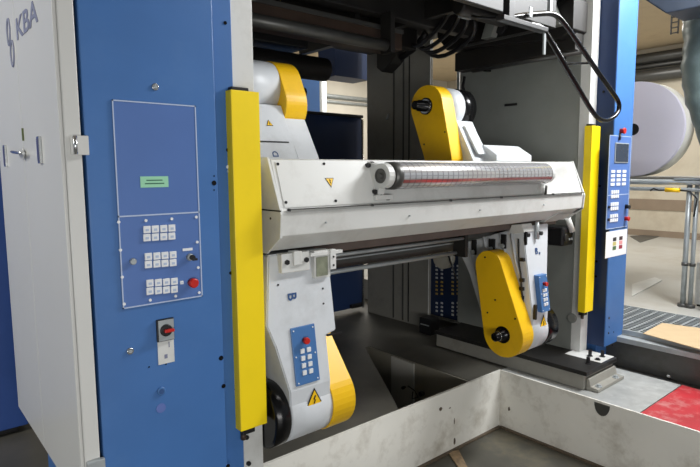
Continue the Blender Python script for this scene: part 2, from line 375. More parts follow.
# handle, recessed pulls
p = U(25, 153, 'X', .48)
hd = G().cyl((.474, p.y, p.z-.004), (.47, p.y, p.z-.004), .022, 20).build('lock_rosette', white_side, d1)
g = G(); g.tube([(.472, p.y+.12, p.z+.004), (.45, p.y+.10, p.z+.008), (.445, p.y+.04, p.z+.004), (.45, p.y-.02, p.z), (.46, p.y-.08, p.z-.004)], .006, 10); g.build('door_handle', chrome, d1)
G().box(.474, .48, p.y-.004, p.y+.006, p.z+.05, p.z+.1).build('green_pointer', mat('olive_tag', (84, 96, 50), .5), d1)
for px, py, dd in ((41, 150, d1), (6.5, 156, d2)):
    q = U(px, py, 'X', .48); o = G().box(.470, .4805, q.y-.018, q.y+.018, q.z-.05, q.z+.05, .002).build('pull', chrome, dd)
    G().box(.4675, .4705, q.y-.008, q.y+.01, q.z-.042, q.z+.042, .001).build('grip_insert', mat('violet_grip', (74, 78, 120), .3), o)
a = U(17, 44, 'X', .48); b = U(38.5, 19, 'X', .48)
zc = (U(21, 37, 'X', .48).z+U(35, 21, 'X', .48).z)/2
text_mesh('lettering', 'KBA', .115, letter_kba, d1, (.479, (a.y+b.y)/2, zc+.03), (0, -1, 0), (0, 0, 1), .0015, 1.75)
q = U(11, 42, 'X', .479)
g = G()
def loop(cy, cz, ry, rz, tilt):
    ry *= 1.35; rz *= 1.0
    P = []
    for i in range(24):
        A = 2*math.pi*i/24; u, v = ry*math.cos(A), rz*math.sin(A)
        P.append((.4795, cy+u*math.cos(tilt)-v*math.sin(tilt), cz+u*math.sin(tilt)+v*math.cos(tilt)))
    return P
g.tube(loop(q.y+.03, q.z+.045, .022, .052, .15), .006, 6, True)
g.tube(loop(q.y-.018, q.z-.05, .024, .050, .15), .006, 6, True)
g.build('emblem', letter_kba, d2)

# next printing unit behind, blue
t = thing('blue_unit', 'plain blue machine cabinet behind the white side cabinet at the left edge', 'cabinet', (.2, 4.2, 0))
G().box(-1.2, .62, 3.85, 4.6, .04, 3.3, .006).build('body', mat('deep_blue_paint', (44, 82, 156), .5, var=.05), t)
G().box(-1.15, .57, 3.9, 4.55, 0, .04).build('plinth', black, t)

# ================================================================ MACHINE FRAMES
YC = 2.10
def frame(name, label, X0, X1, xs0, xs1, yend, wallX, m_in):
    t = thing(name, label, 'machine frame', ((X0+X1)/2, 2.6, 0))
    return t
t = thing('machine_side_frame', 'white and blue upright side frame behind the left yellow guard', 'machine frame', (1.2, 2.5, 0), 'side frames of the reel stand')
G().box(1.15, 1.258, YC, 2.2, -.0, 3.1, .003).build('front_column', white, t)
G().box(1.15, 1.24, 2.2, 4.6, 0, 3.1).build('wall_plate', grey_wall, t)
fl = G().box(1.05, 1.148, YC-.02, 2.6, 0, 3.1, .003).build('flange', blue, t)
for px, py, r, m in [(223.5, 23, .007, black_gloss), (226, 150, .007, black_gloss), (226, 167, .007, button_m), (226.5, 171.5, .006, galv), (229, 273, .007, black_gloss), (234.5, 389, .007, black_gloss)]:
    p = U(px+1.5, py, 'Y', YC-.02); g = G(); g.cyl((p.x, YC-.024, p.z), (p.x, YC-.019, p.z), r, 14); g.build('bolt', m, fl)
for px, py in ((248, 463), (246, 437)):
    p = U(px, py, 'Y', YC); g = G(); g.cyl((p.x, YC-.012, p.z), (p.x, YC+.001, p.z), .010, 8); g.build('bolt', black, t)
# yellow guards
def guard(x0, x1, label, clipx):
    t = thing('light_barrier_guard', label, 'safety guard', ((x0+x1)/2, 2.07, .5), 'yellow guards on the side frames')
    G().box(x0, x1, 2.035, 2.095, .495, 1.93, .003).build('cover', yellow, t)
    c = G().box(x0+.012, x1-.04, 2.05, 2.09, 1.93, 1.945, .003).build('top_cap', black, t)
    G().box(x0+.02, x1-.05, 2.055, 2.098, .465, .495, .003).build('lower_bracket', black, t)
    G().cyl((x0+.03, 2.07, .44), (x0+.03, 2.07, .47), .012, 10).build('cable_gland', brown, t)
guard(1.112, 1.243, 'tall bright yellow guard on the left column, larger in view', 0)
t = thing('machine_side_frame', 'grey and white upright side frame behind the right yellow guard', 'machine frame', (4.25, 2.7, .15), 'side frames of the reel stand')
G().box(4.195, 4.305, YC, 2.18, .152, 3.1, .003).build('front_column', white, t)
G().box(4.19, 4.30, 2.18, 3.33, .153, 3.1).build('wall_plate', grey_wall, t)
g = G(); g.lathe((4.19, 2.95, .75+.0), (-1, 0, 0), [(0, .10), (.012, .10), (.014, .085)]); 
g.build('inspection_cover', grey_wall, t)
guard(4.12, 4.25, 'narrow yellow guard on the right column beside the blue panel', 0)
# round marks and slot on the inner wall
p = U(511, 105, 'X', 4.19); G().box(4.182, 4.19, p.y-.06, p.y+.06, p.z-.008, p.z+.012).build('slot', black, t)
p = U(572, 318, 'X', 4.19); g = G(); g.lathe((4.19, p.y, p.z), (-1, 0, 0), [(0, .04), (.008, .04), (.012, .03)]); g.build('bearing_cap', grey_wall, t)
p = U(583, 290, 'X', 4.19)
# base rail and foot
t = thing('base_rail', 'cast base rail with bolted foot under the right side frame', 'machine base', (4.0, 2.6, 0.004))
G().box(3.80, 4.29, 1.845, 3.28, .118, .150, .004).build('top_plate', dark, t)
G().box(4.07, 4.288, 1.87, 2.16, .1502, .1525).build('painted_pad', white, t)
G().box(3.815, 4.27, 1.87, 3.27, .006, .118, .004).build('rail_body', galv_dull, t)
ft = G().prism([(1.775, .006), (1.865, .006), (1.865, .09), (1.845, .09), (1.83, .035), (1.775, .03)], 'X', 3.84, 4.26, .003).build('foot_block', galv_dull, t)
for x, y, z in [(3.90, 1.80, .035), (4.17, 1.80, .035)]:
    g = G(); g.cyl((x, y, z), (x, y, z+.014), .016, 6, smooth=False); g.cyl((x, y, z-.004), (x, y, z+.003), .024, 16); g.build('bolt', galv, ft)
for x, y in [(3.99, 1.93), (4.12, 1.92), (4.22, 1.93), (4.16, 2.0)]:
    g = G(); g.cyl((x, y, .152), (x, y, .20 if y > 1.925 else .165), .014, 8, smooth=False); g.cyl((x, y, .150), (x, y, .156), .022, 16); g.build('bolt', black, t)

# ================================================================ RIGHT BLUE CABINET
YR = 1.96
t = thing('operator_console', 'narrow blue operator cabinet with dark screen and keypad, on the right', 'cabinet', (4.5, 2.0, .2))
G().box(4.315, 4.635, YR, 2.6, .2, 3.1, .004).build('body', blue, t)
G().box(4.3095, 4.3145, YR+.006, 2.098, .2, 3.1, .001).build('side_panel', navy, t)  # navy instead of cabinet blue puts this face's shade into the colour
G().box(4.38, 4.60, YR+.1, 2.55, 0.006, .2).build('plinth', blue, t)
def onR(px, py): return U(px, py, 'Y', YR)
a = onR(609, 134.5); b = onR(629, 197.5)
z1, z0, zb = onR(610, 135).z, onR(618, 195).z, onR(616, 228).z
pn = G().box(a.x+.005, 4.612, YR-.004, YR, zb, z1, .001).build('panel_plate', blue_plate, t)
g = G(); X0, X1 = a.x+.005, 4.612
for x0, x1, q0, q1 in [(X0, X1, zb, zb+.005), (X0, X1, z1-.005, z1), (X0, X1, z0, z0+.005), (X0, X0+.005, zb, z1), (X1-.005, X1, zb, z1)]: g.box(x0, x1, YR-.0055, YR-.003, q0, q1)
g.build('outline', line_m, pn)
c0, c1 = onR(614.5, 142.5), onR(627, 163)
G().box(c0.x, c1.x, YR-.01, YR-.003, c1.z, c0.z, .002).build('bezel', galv, pn)
G().box(c0.x+.008, c1.x-.008, YR-.011, YR-.009, c1.z+.008, c0.z-.008).build('screen', screen_m, pn)
W = X1-X0
kp = [(X0+.045+W*.26*j, onR(618, 170).z-.033*i) for j in range(3) for i in range(4)]
for x, z in kp: G().box(x, x+W*.17, YR-.008, YR-.003, z-.022, z, .001).build('key', button_m, pn)
for py in (194, 206, 217.5):
    z = onR(617, py).z
    for i in range(4):
        for j in range(2): G().box(X0+.06+i*.035, X0+.06+i*.035+.027, YR-.009, YR-.003, z-.03+j*.034, z-.003+j*.034, .001).build('button', button_m, pn)
for py in (206.5, 218.5):
    z = onR(625, py).z; g = G(); g.lathe((X1-.045, YR-.003, z), (0, -1, 0), [(0, .018), (.02, .015), (.026, .019), (.034, .016)]); g.build('emergency_stop' if py > 210 else 'key_switch', red if py > 210 else black, pn)
    g = G(); g.cyl((X0+.03, YR-.004, z+.01), (X0+.03, YR-.016, z+.01), .011); g.build('lamp', black, pn)
p = onR(620.5, 131); es = G().lathe((p.x, YR, p.z), (0, -1, 0), [(0, .02), (.02, .018), (.024, .024), (.036, .022)]).build('emergency_stop', red, t)
G().tube([(p.x-.02, YR-.008, p.z-.02), (p.x-.035, YR-.012, p.z-.05), (p.x-.03, YR-.01, p.z-.07)], .008).build('cable', black, t)
a = onR(605.5, 231); b = onR(625, 256)
no = G().box(a.x+.01, 4.62, YR-.002, YR, onR(607, 258).z, onR(607, 232).z).build('notice', paper_m, t)
xm, zm = (a.x+4.65)/2, (onR(607, 258).z+onR(607, 232).z)/2
for dx, cs in ((-.075, ((80, 110, 70), (200, 190, 120), (60, 60, 60))), (.035, ((150, 40, 60), (220, 150, 150), (70, 50, 50)))):
    for i, c in enumerate(cs): G().box(xm+dx, xm+dx+.06, YR-.0028, YR-.0018, zm-.05+i*.035, zm-.05+i*.035+.03).build('picture', mat('print_%d_%d' % (i, int(dx > 0)), c, .6), no)
for px, py, r in [(609, 318, .010), (609, 327, .005), (608.5, 333, .009), (613.5, 332, .005), (604, 345, .008), (612, 345, .008)]:
    p = onR(px, py); 
    if 4.32 < p.x < 4.66: G().cyl((p.x, YR-.002, p.z), (p.x, YR+.001, p.z), r, 12).build('hole', black_gloss, t)
for py in (92, 186, 262, 277):
    z = U(601, py, 'X', 4.309).z; y = 2.05; G().cyl((4.304, y, z), (4.31, y, z), .009, 10).build('bolt', black_gloss, t)

# ================================================================ STAR BEAM
XL, XR = 1.315, 3.93
t = thing('star_beam', 'long white horizontal crossbeam of the reel stand between the yellow guards', 'machine beam', (2.6, 2.3, 1.25))
prof = [(2.10, 1.655), (2.055, 1.66), (2.005, 1.435), (1.985, 1.43), (1.975, 1.345), (2.14, 1.225), (2.50, 1.225), (2.56, 1.3), (2.56, 1.655)]
prof = [(2.13, 1.66), (2.075, 1.655), (2.0, 1.44), (1.988, 1.425), (1.998, 1.325), (2.10, 1.25), (2.50, 1.238), (2.56, 1.3), (2.56, 1.66)]
G().prism(prof, 'X', XL, XR, .004).build('body', white, t)
pr2 = [(2.55, 1.665), (2.08, 1.665), (1.98, 1.42), (1.99, 1.318), (2.10, 1.24), (2.55, 1.239)]
for x0, x1 in ((XL-.014, XL-.002), (XR+.002, XR+.014)):
    e = G().prism(pr2, 'X', x0, x1, .002).build('end_plate', white, t)
    if x0 < 2:
        G().box(x0-.002, x0+.001, 1.978, 2.13, 1.432, 1.438).build('seam', black, e)
        G().cyl((x0-.003, 2.06, 1.40), (x0+.001, 2.06, 1.40), .005, 10).build('screw', black, e)
# front face plane (2.075,1.655)-(2.0,1.44)
def ff(z, off=0): return 2.0+(z-1.44)*.075/.215-off
def fpoly(x0, x1, z0, z1, off0, off1, G_):
    A = [(ff(z0, off0), z0), (ff(z1, off0), z1), (ff(z1, off1), z1), (ff(z0, off1), z0)]
    G_.prism(A, 'X', x0, x1); return G_
fp = fpoly(1.335, 1.93, 1.448, 1.645, -.001, .004, G()).build('access_panel', white, t)
for x, z in [(1.345, 1.635), (1.60, 1.637), (1.875, 1.637), (1.345, 1.47), (1.62, 1.466), (1.885, 1.47), (1.885, 1.50)]:
    G().cyl((x, ff(z, .003), z), (x, ff(z, .008), z), .0065, 10).build('screw', black, fp)
def warn(x, z, s, y, parent, down=False, nrm=(0, -1, 0), upv=(0, 0, 1)):
    """yellow warning triangle with a black border and flash"""
    n = Vector(nrm).normalized(); u = Vector(upv).normalized(); r = u.cross(n); c = Vector((x, y, z)); sg = -1 if down else 1
    def tri(k, o0, o1):
        t_ = bmesh.new(); P = [(-.5*k, -.33*k*sg), (.5*k, -.33*k*sg), (0, .58*k*sg)]
        A = [t_.verts.new(c+r*(a*s)+u*(b*s)+n*o0) for a, b in P]; B = [t_.verts.new(c+r*(a*s)+u*(b*s)+n*o1) for a, b in P]
        t_.faces.new(A); t_.faces.new(B[::-1])
        for i in range(3): t_.faces.new((A[i], B[i], B[(i+1) % 3], A[(i+1) % 3]))
        bmesh.ops.recalc_face_normals(t_, faces=t_.faces[:]); return t_
    o = G()._add(tri(1, 0, .0015)).build('warning_sign', black, parent)
    G()._add(tri(.8, .0012, .0022)).build('yellow_field', sign_yellow, o)
    g = G(); g.tube([c+n*.003+r*(.06*s)+u*(.2*s*sg), c+n*.003-r*(.04*s)+u*(.02*s*sg), c+n*.003+r*(.04*s)+u*(-.02*s*sg), c+n*.003-r*(.03*s)-u*(.2*s*sg)], s*.035, 6); g.build('flash_symbol', black, o)
    return o
warn(1.612, 1.555, .052, ff(1.555, .0042), fp, True, (0, -.944, .33), (0, .33, .944))
# small lower screws and scuffs
for x, z in [(1.345, 1.448), (1.83, 1.448), (2.42, 1.448), (2.9, 1.448), (3.5, 1.448)]: G().cyl((x, 1.975, z-.01), (x, 1.99, z-.01), .006, 10).build('screw', black, t)
for x in (1.55, 2.1, 2.7, 3.4): G().cyl((x, 1.985, 1.37), (x, 1.996, 1.37), .004, 10).build('screw', galv, t)
G().box(1.34, XR-.01, 1.975, 1.992, 1.4365, 1.441).build('edge_strip', steel_dark, t)
# measuring roller with brackets
YRo, ZRo = 1.975, 1.578
rl = G(); rl.lathe((1.93, YRo, ZRo), (1, 0, 0), [(0, .05), (.0, .062), (.05, .066), (.055, .068), (1.43, .068), (1.435, .05)], 48)
# origin on the axis so the ruled material wraps round it
me_o = bpy.data.objects.new('roller', bpy.data.meshes.new('roller')); COL.objects.link(me_o); me_o.parent = t
me_o.location = Vector((1.93, YRo, ZRo))-t.location
bmesh.ops.translate(rl.bm, verts=rl.bm.verts, vec=-Vector((1.93, YRo, ZRo))); rl.bm.to_mesh(me_o.data); rl.bm.free(); me_o.data.materials.append(roller_m)
plabel(me_o, 'silver roller ruled with a fine grid and a red band')
G().lathe((1.925, YRo, ZRo), (1, 0, 0), [(0, .067), (.045, .0695), (.05, .067)], 40).build('roller_sleeve', steel_dark, t)
def bracket(x0, x1):
    P = [(YRo+.062*math.cos(a), ZRo+.062*math.sin(a)) for a in [math.radians(d) for d in range(60, 281, 20)]] + [(2.0, 1.47), (2.03, 1.46), (2.09, 1.655)]
    o = G().prism(P, 'X', x0, x1, .003).build('roller_bracket', white, t)
    s = -1 if x0 < 2.5 else 1; xs = x0 if s < 0 else x1
    g = G(); g.lathe((xs, YRo, ZRo), (s, 0, 0), [(0, .036), (.006, .036), (.006, .03), (.002, .028), (.002, .016), (.012, .014)]); g.build('bearing', steel_dark, o)
    return o
bracket(1.88, 1.922); bracket(3.368, 3.40)
for x, z in [(1.895, 1.638), (1.868, 1.63), (1.90, 1.475), (1.95, 1.468), (1.872, 1.50)]: G().cyl((x, ff(z, .0), z), (x, ff(z, .022), z), .012, 6, smooth=False).build('bolt', black, t)
G().box(1.86, 1.98, 1.985, 2.03, 1.46, 1.485, .004).build('bracket_foot', white, t)
G().box(3.35, 3.43, 1.985, 2.03, 1.455, 1.485, .004).build('bracket_foot', white, t)
G().cyl((3.39, 1.97, 1.50), (3.39, 1.975, 1.44), .008).build('drain_tube', steel_dark, t)
# underside rails
G().box(1.5, 3.9, 2.18, 2.26, 1.196, 1.238, .004).build('slide_rail', mat('rail_pinkish', (98, 86, 80), .5, .2, var=.2), t)
G().box(1.5, 3.9, 2.34, 2.44, 1.14, 1.238, .004).build('slide_rail', steel_dark, t)
G().cyl((1.45, 2.36, 1.052), (2.96, 2.36, 1.052), .013, 16).build('guide_rod', galv, t)
G().cyl((1.45, 2.30, 1.155), (2.96, 2.30, 1.155), .010, 16).build('guide_rod', galv, t)
for x in (1.66, 2.94): G().box(x, x+.03, 2.28, 2.38, 1.03, 1.20).build('rod_hanger', dark, t)
G().box(1.64, 3.05, 2.44, 2.50, 1.05, 1.239, .003).build('drip_tray', steel_dark, t)
G().box(1.64, 3.05, 2.43, 2.44, 1.10, 1.108).build('tray_lip', galv, t)
# strut under the right end
G().prism([(2.03, 1.29), (2.12, 1.235), (2.45, 1.235), (2.3, 1.16)], 'X', 3.62, 3.90, .004).build('gusset', white, t)

# ================================================================ REEL ARMS
ARMG = 'swivelling reel holders of the reel stand'
def arm_lower(label, s, xo, xi, xw, xb, rows, head):
    """s=+1 right arm: the layers run from the yellow cover at xo towards +X; rows are the housing's sections from top to bottom"""
    C0 = (2.135, .49); R = .157
    t = thing('reel_holder', label, 'reel holder', (xo, C0[0], C0[1]), ARMG)
    G().prism(racetrack(C0, R, head[0], head[1], 20), 'X', min(xo, xi), max(xo, xi), .004).build('belt_cover', yellow_arm, t)
    G().lathe((xi+s*.0005, C0[0], C0[1]), (s, 0, 0), [(0, R-.006), (abs(xw-xi)-.01, R-.006), (abs(xw-xi), R-.012)], 48).build('motor_drum', white_arm, t)
    G().lathe((xw+s*.0005, C0[0], C0[1]), (s, 0, 0), [(0, R-.014), (.01, R-.004), (abs(xb-xw)-.006, R-.004), (abs(xb-xw), R-.02)], 48).build('black_drum', black_gloss, t)
    sp = G().lathe((xo, C0[0], C0[1]), (-s, 0, 0), [(0, .058), (.006, .058), (.006, .042), (.05, .036), (.056, .03), (.09, .03), (.10, .02)], 32).build('spindle', black_gloss, t)
    G().lathe((xo-s*.055, C0[0], C0[1]), (-s, 0, 0), [(0, .034), (.006, .034)], 32).build('ring', chrome, sp)
    tb = bmesh.new(); prev = None
    for zf, zb, x0, x1, y0, y1 in rows:
        cur = [tb.verts.new(p) for p in ((x0, y0, zf), (x1, y0, zf), (x1, y1, zb), (x0, y1, zb))]
        if prev:
            for k in range(4): tb.faces.new((prev[k], prev[(k+1) % 4], cur[(k+1) % 4], cur[k]))
        else: tb.faces.new(cur)
        prev = cur
    tb.faces.new(prev[::-1]); bmesh.ops.recalc_face_normals(tb, faces=tb.faces[:])
    bmesh.ops.bevel(tb, geom=[e for e in tb.edges if len(e.link_faces) == 2 and e.calc_face_angle() > .5], offset=.006, segments=2, affect='EDGES')
    g = G(); g._add(tb); hs = g.build('housing', white_arm, t)
    return t, hs
def yf(z): return 1.995+(z-.62)*.085/.575        # front face of a lower housing
def control_box(parent, x0, x1, z0, z1, th=.02, side=None):
    A = [(yf(z0), z0), (yf(z1), z1), (yf(z1)-th, z1), (yf(z0)-th, z0)]
    o = G().prism(A, 'X', x0, x1, .003).build('control_panel', blue_box, parent); w = x1-x0
    def put(fx, fz, name, m, sz):
        z = z0+(z1-z0)*fz; x = x0+w*fx; y = yf(z)-th
        if name == 'button': G().box(x-sz, x+sz, y-.006, y+.002, z-sz, z+sz, .001).build(name, m, o)
        elif name == 'screw': G().cyl((x, y-.003, z), (x, y+.001, z), sz, 8).build(name, m, o)
        else: G().lathe((x, y+.002, z), (0, -1, 0), [(0, sz*.7), (.014, sz*.6), (.018, sz), (.03, sz*.85)], 20).build(name, m, o)
    put(.5, .76, 'emergency_stop', red, .0165)
    for r in range(4):
        for c in range(2): put(.37+.27*c, .58-.125*r, 'button', button_m, .0105)
    for fx, fz in ((.1, .95), (.9, .95), (.1, .05), (.9, .05), (.1, .5), (.9, .5)): put(fx, fz, 'screw', button_m, .0035)
    return o
# ---- lower left
tL, hL = arm_lower('lower left reel arm with control panel and black drum behind the yellow guard', -1, 1.715, 1.575, 1.345, 1.262,
    [(1.235, 1.2, 1.30, 1.635, 2.087, 2.55), (.93, .93, 1.256, 1.635, 2.041, 2.46), (.845, .845, 1.285, 1.635, 2.028, 2.42), (.832, .832, 1.29, 1.573, 2.026, 2.41), (.62, .60, 1.34, 1.573, 1.995, 2.30), (.47, .47, 1.347, 1.573, 2.003, 2.27)], ((2.30, .76), .115))
xs = [U(292, 327, 'Y', 1.99).x, U(320, 327, 'Y', 1.99).x]
control_box(hL, 1.372, 1.506, .64, .90, .008)
warn(1.472, .555, .095, 1.9925, tL, False)
text_mesh('lettering', 'B', .066, letter_blue, hL, (1.40, yf(1.04)-.002, 1.04), (0, -.1, -1), (1, 0, 0), .0015)
# bracket hardware at the head of the arm
h0 = G().prism([(2.05, 1.238), (2.05, 1.150), (2.095, 1.150), (2.095, 1.238)], 'X', 1.345, 1.50, .004).build('head_clamp', white, tL)
for x in (1.372, 1.478): G().cyl((x, 2.04, 1.20), (x, 2.056, 1.20), .012, 6, smooth=False).build('bolt', black, h0)
G().box(1.405, 1.452, 2.04, 2.09, 1.18, 1.245, .005).build('hook', white, tL)
wd = G().box(1.525, 1.62, 2.048, 2.09, 1.105, 1.235, .002).build('limit_switch_housing', white, tL)
G().box(1.535, 1.60, 2.043, 2.049, 1.115, 1.205).build('window', mat('dusty_glass', (126, 130, 112), .3, var=.3, scale=20), wd)
G().box(1.50, 1.69, 2.04, 2.07, 1.212, 1.228, .002).build('lip', white, wd)
G().box(1.61, 1.645, 2.035, 2.06, 1.14, 1.235, .002).build('striker', white, wd)
for z in (1.16, 1.20): G().cyl((1.628, 2.032, z), (1.628, 2.037, z), .005, 8).build('screw', black, wd)
for x, z in [(1.335, 1.10), (1.58, 1.05), (1.575, .98)]: G().cyl((x, yf(z)-.002, z), (x, yf(z)+.002, z), .005, 8).build('screw', black, tL)
G().cyl((1.36, 2.16, 1.20), (1.36, 2.20, 1.20), .03, 20).build('cam_roller', dark, tL)
G().box(1.578, 1.66, 2.02, 2.032, .826, .834).build('cover_slot', black, tL)
p = U(327, 402, 'Y', 1.99)
# ---- lower right
tR, hR = arm_lower('lower right reel arm with yellow belt cover and small blue control panel', 1, 3.175, 3.305, 3.51, 3.64,
    [(1.225, 1.045, 3.307, 3.63, 2.086, 2.65), (.90, .84, 3.307, 3.55, 2.036, 2.525), (.62, .58, 3.307, 3.508, 1.995, 2.42), (.47, .47, 3.307, 3.508, 2.0, 2.28)], ((2.265, .945), .108))
control_box(hR, 3.375, 3.48, .64, .89, .036)
warn(3.445, .555, .095, 1.992, tR, False)
text_mesh('lettering', 'B', .062, letter_blue, hR, (3.435, yf(1.045)-.002, 1.045), (1, 0, 0), (0, .1, 1), .0015)
text_mesh('lettering', 'e', .035, letter_blue, hR, (3.472, yf(1.032)-.002, 1.032), (1, 0, 0), (0, .1, 1), .0015)
# side pockets, hooks and pins on the inner face of the right housing
for y0, y1, z0, z1 in [(2.46, 2.50, .99, 1.10), (2.30, 2.35, 1.03, 1.12), (2.21, 2.25, 1.06, 1.16)]:
    o = G().box(3.292, 3.309, y0, y1, z0, z1, .004).build('recess_plate', black, hR)
    G().cyl((3.28, (y0+y1)/2, z0+.02), (3.294, (y0+y1)/2, z0+.02), .015, 12).build('pin', galv, o)
for pts in ([(2.54, 1.06), (2.46, .84), (2.42, .80)], [(2.40, 1.13), (2.38, 1.05), (2.35, 1.04), (2.33, 1.12)], [(2.26, 1.16), (2.20, 1.0), (2.16, .93)], [(2.17, 1.17), (2.13, .98), (2.1, .9)]):
    G().tube([(3.300, y, z) for y, z in pts], .008, 8).build('rib', white_arm, hR)
cb = G().tube([(3.296, 2.11, 1.14), (3.29, 2.10, 1.0), (3.296, 2.085, .9), (3.29, 2.07, .78), (3.297, 2.055, .68)], .006, 8).build('cable', black, tR)
for z in (1.0, .86, .80, .74): G().box(3.285, 3.307, 2.06, 2.09, z-.012, z+.012, .002).build('cable_clip', black, tR)
G().prism([(2.07, 1.185), (2.20, 1.16), (2.17, 1.23), (2.09, 1.24)], 'X', 3.30, 3.42, .004).build('head_clamp', white, tR)
for x in (3.34, 3.50): G().cyl((x, 2.055, 1.165), (x, 2.08, 1.165), .014, 10).build('bolt', black, tR)
G().cyl((3.44, 2.06, 1.13), (3.44, 2.06, 1.25), .014, 12).build('lifting_pin', galv, tR)
G().box(3.309, 3.325, 2.06, 2.078, 1.10, 1.19).build('gap_strip', black, tR)
for y, z in [(2.29, 1.005), (2.04, .62), (2.26, .62), (2.20, .72)]: G().cyl((3.17, y, z), (3.176, y, z), .006, 8).build('screw', black, tR)
G().box(3.312, 3.332, 1.975, 1.994, .60, .70).build('cover_slot', black, tR)
# drive motor hanging between arm and right frame
t = thing('drive_motor', 'black drive motor under the right end of the white beam', 'motor', (4.08, 2.2, 1.02))
G().box(3.96, 4.12, 2.15, 2.32, 1.02, 1.165, .015).build('motor_body', black, t)
G().lathe((4.0, 2.151, 1.085), (0, -1, 0), [(0, .03), (.01, .03), (.012, .02)]).build('flange', dark, t)
for x in (4.05, 4.085): G().cyl((x, 2.15, 1.07), (x, 2.143, 1.07), .010, 12).build('plug', galv, t)
G().box(4.12, 4.189, 2.2, 2.3, 1.05, 1.14).build('mount', dark, t)
G().cyl((4.02, 2.15, 1.235), (4.06, 2.13, 1.13), .022, 16).build('lug', white, t)

# sensor block behind the right arm
t = thing('reel_sensor', 'pale grey round sensor housing left of the lower right reel arm', 'sensor', (3.2, 2.6, 1.0))
G().lathe((3.20, 2.70, .955), (1, 0, 0), [(0, .088), (.05, .088), (.06, .07)], 32).build('disc', grey_col, t)
G().prism([(2.66, 1.03), (2.76, 1.08), (2.80, 1.15), (2.68, 1.18), (2.60, 1.10)], 'X', 3.20, 3.28, .005).build('arm', white_arm, t)
G().tube([(3.20, 2.655, 1.02), (3.19, 2.60, .92), (3.195, 2.55, .80)], .006).build('cable', black, t)

# ---- upper arms
def arm_upper(label, s, xo, xi, xw, xb):
    C0 = (2.845, 2.08) if s > 0 else (2.82, 2.08); R = .155
    t = thing('reel_holder', label, 'reel holder', (xo, C0[0], C0[1]), ARMG)
    low = (2.62, 1.50) if s > 0 else (2.735, 1.90)
    if s > 0: P = racetrack(C0, R, (2.72, 1.68+.0), .125, 24)
    else:
        P = racetrack(C0, R, (2.76, 1.98), .145, 24)
    bc = G().prism(P, 'X', min(xo, xi), max(xo, xi), .004).build('belt_cover', yellow_arm, t)
    G().lathe((xi+s*.0005, C0[0], C0[1]), (s, 0, 0), [(0, R-.004), (abs(xw-xi)-.01, R-.004), (abs(xw-xi), R-.012)], 48).build('motor_drum', white_arm, t)
    G().lathe((xw+s*.0005, C0[0], C0[1]), (s, 0, 0), [(0, R-.014), (.01, R-.002), (abs(xb-xw)-.006, R-.002), (abs(xb-xw), R-.02)], 48).build('black_drum', black_gloss, t)
    sp = G().lathe((xo, C0[0], C0[1]), (-s, 0, 0), [(0, .062), (.01, .062), (.01, .04), (.08, .04), (.085, .033), (.125, .031), (.13, .022)], 32).build('spindle', black_gloss, t)
    G().lathe((xo-s*.009, C0[0], C0[1]), (-s, 0, 0), [(0, .054), (.004, .054)], 32).build('ring', chrome, sp)
    return t, bc
tUL, bc = arm_upper('upper left reel arm with yellow band and grey access plate', -1, 1.915, 1.77, 1.50, 1.40)
A = [(2.655, 2.02), (2.95, 2.03), (2.95, 1.68), (2.48, 1.68)]
hu = G().prism([(2.665, 1.97), (2.94, 1.99), (2.80, 1.668), (2.565, 1.668), (2.505, 1.668)], 'X', 1.46, 1.768, .004).build('housing', white_arm, tUL)
G().prism([(2.65, 1.915), (2.86, 1.915), (2.78, 1.668), (2.505, 1.668)], 'X', 1.769, 1.912, .003).build('housing', white_arm, tUL)
def ufy(z): return 2.505+(z-1.668)*.16/.302
def upoly(x0, x1, z0, z1, o0, o1):
    return G().prism([(ufy(z0)-o0, z0), (ufy(z1)-o0, z1), (ufy(z1)-o1, z1), (ufy(z0)-o1, z0)], 'X', x0, x1, .001)
ac = upoly(1.545, 1.735, 1.765, 1.955, -.002, .007).build('access_plate', white_arm, tUL)
upoly(1.54, 1.74, 1.757, 1.765, -.001, .003).build('shadow_gap', black, ac)
upoly(1.532, 1.540, 1.757, 1.955, -.001, .003).build('shadow_gap', black, ac)
nn = Vector((0, -.302, .16)).normalized(); uu = Vector((0, .16, .302)).normalized()
warn(1.645, 1.86, .042, ufy(1.86)-.009, ac, False, nn, uu)
text_mesh('lettering', 'D', .05, letter_blue, hu, (1.63, ufy(1.70)-.003, 1.695), (0, .16, .302), (-1, 0, 0), .0015)
tUR, bc = arm_upper('upper right reel arm with black spindle through a yellow cover', 1, 3.175, 3.305, 3.46, 3.59)
G().prism([(2.665, 1.97), (2.92, 2.0), (2.80, 1.668), (2.50, 1.668)], 'X', 3.307, 3.50, .005).build('housing', white_arm, tUR)
G().prism([(2.62, 1.93), (2.64, 1.93), (2.51, 1.72), (2.49, 1.72)], 'X', 3.35, 3.46, .003).build('cover_plate', white_arm, tUR)
G().prism([(2.40, 1.668), (2.40, 1.715), (2.52, 1.79), (2.64, 1.79), (2.64, 1.668)], 'X', 3.44, 3.90, .005).build('gearbox', white_arm, tUR)
for y, z in [(2.66, 1.88), (2.86, 1.80)]: G().cyl((3.17, y, z), (3.176, y, z), .006, 8).build('screw', black, tUR)

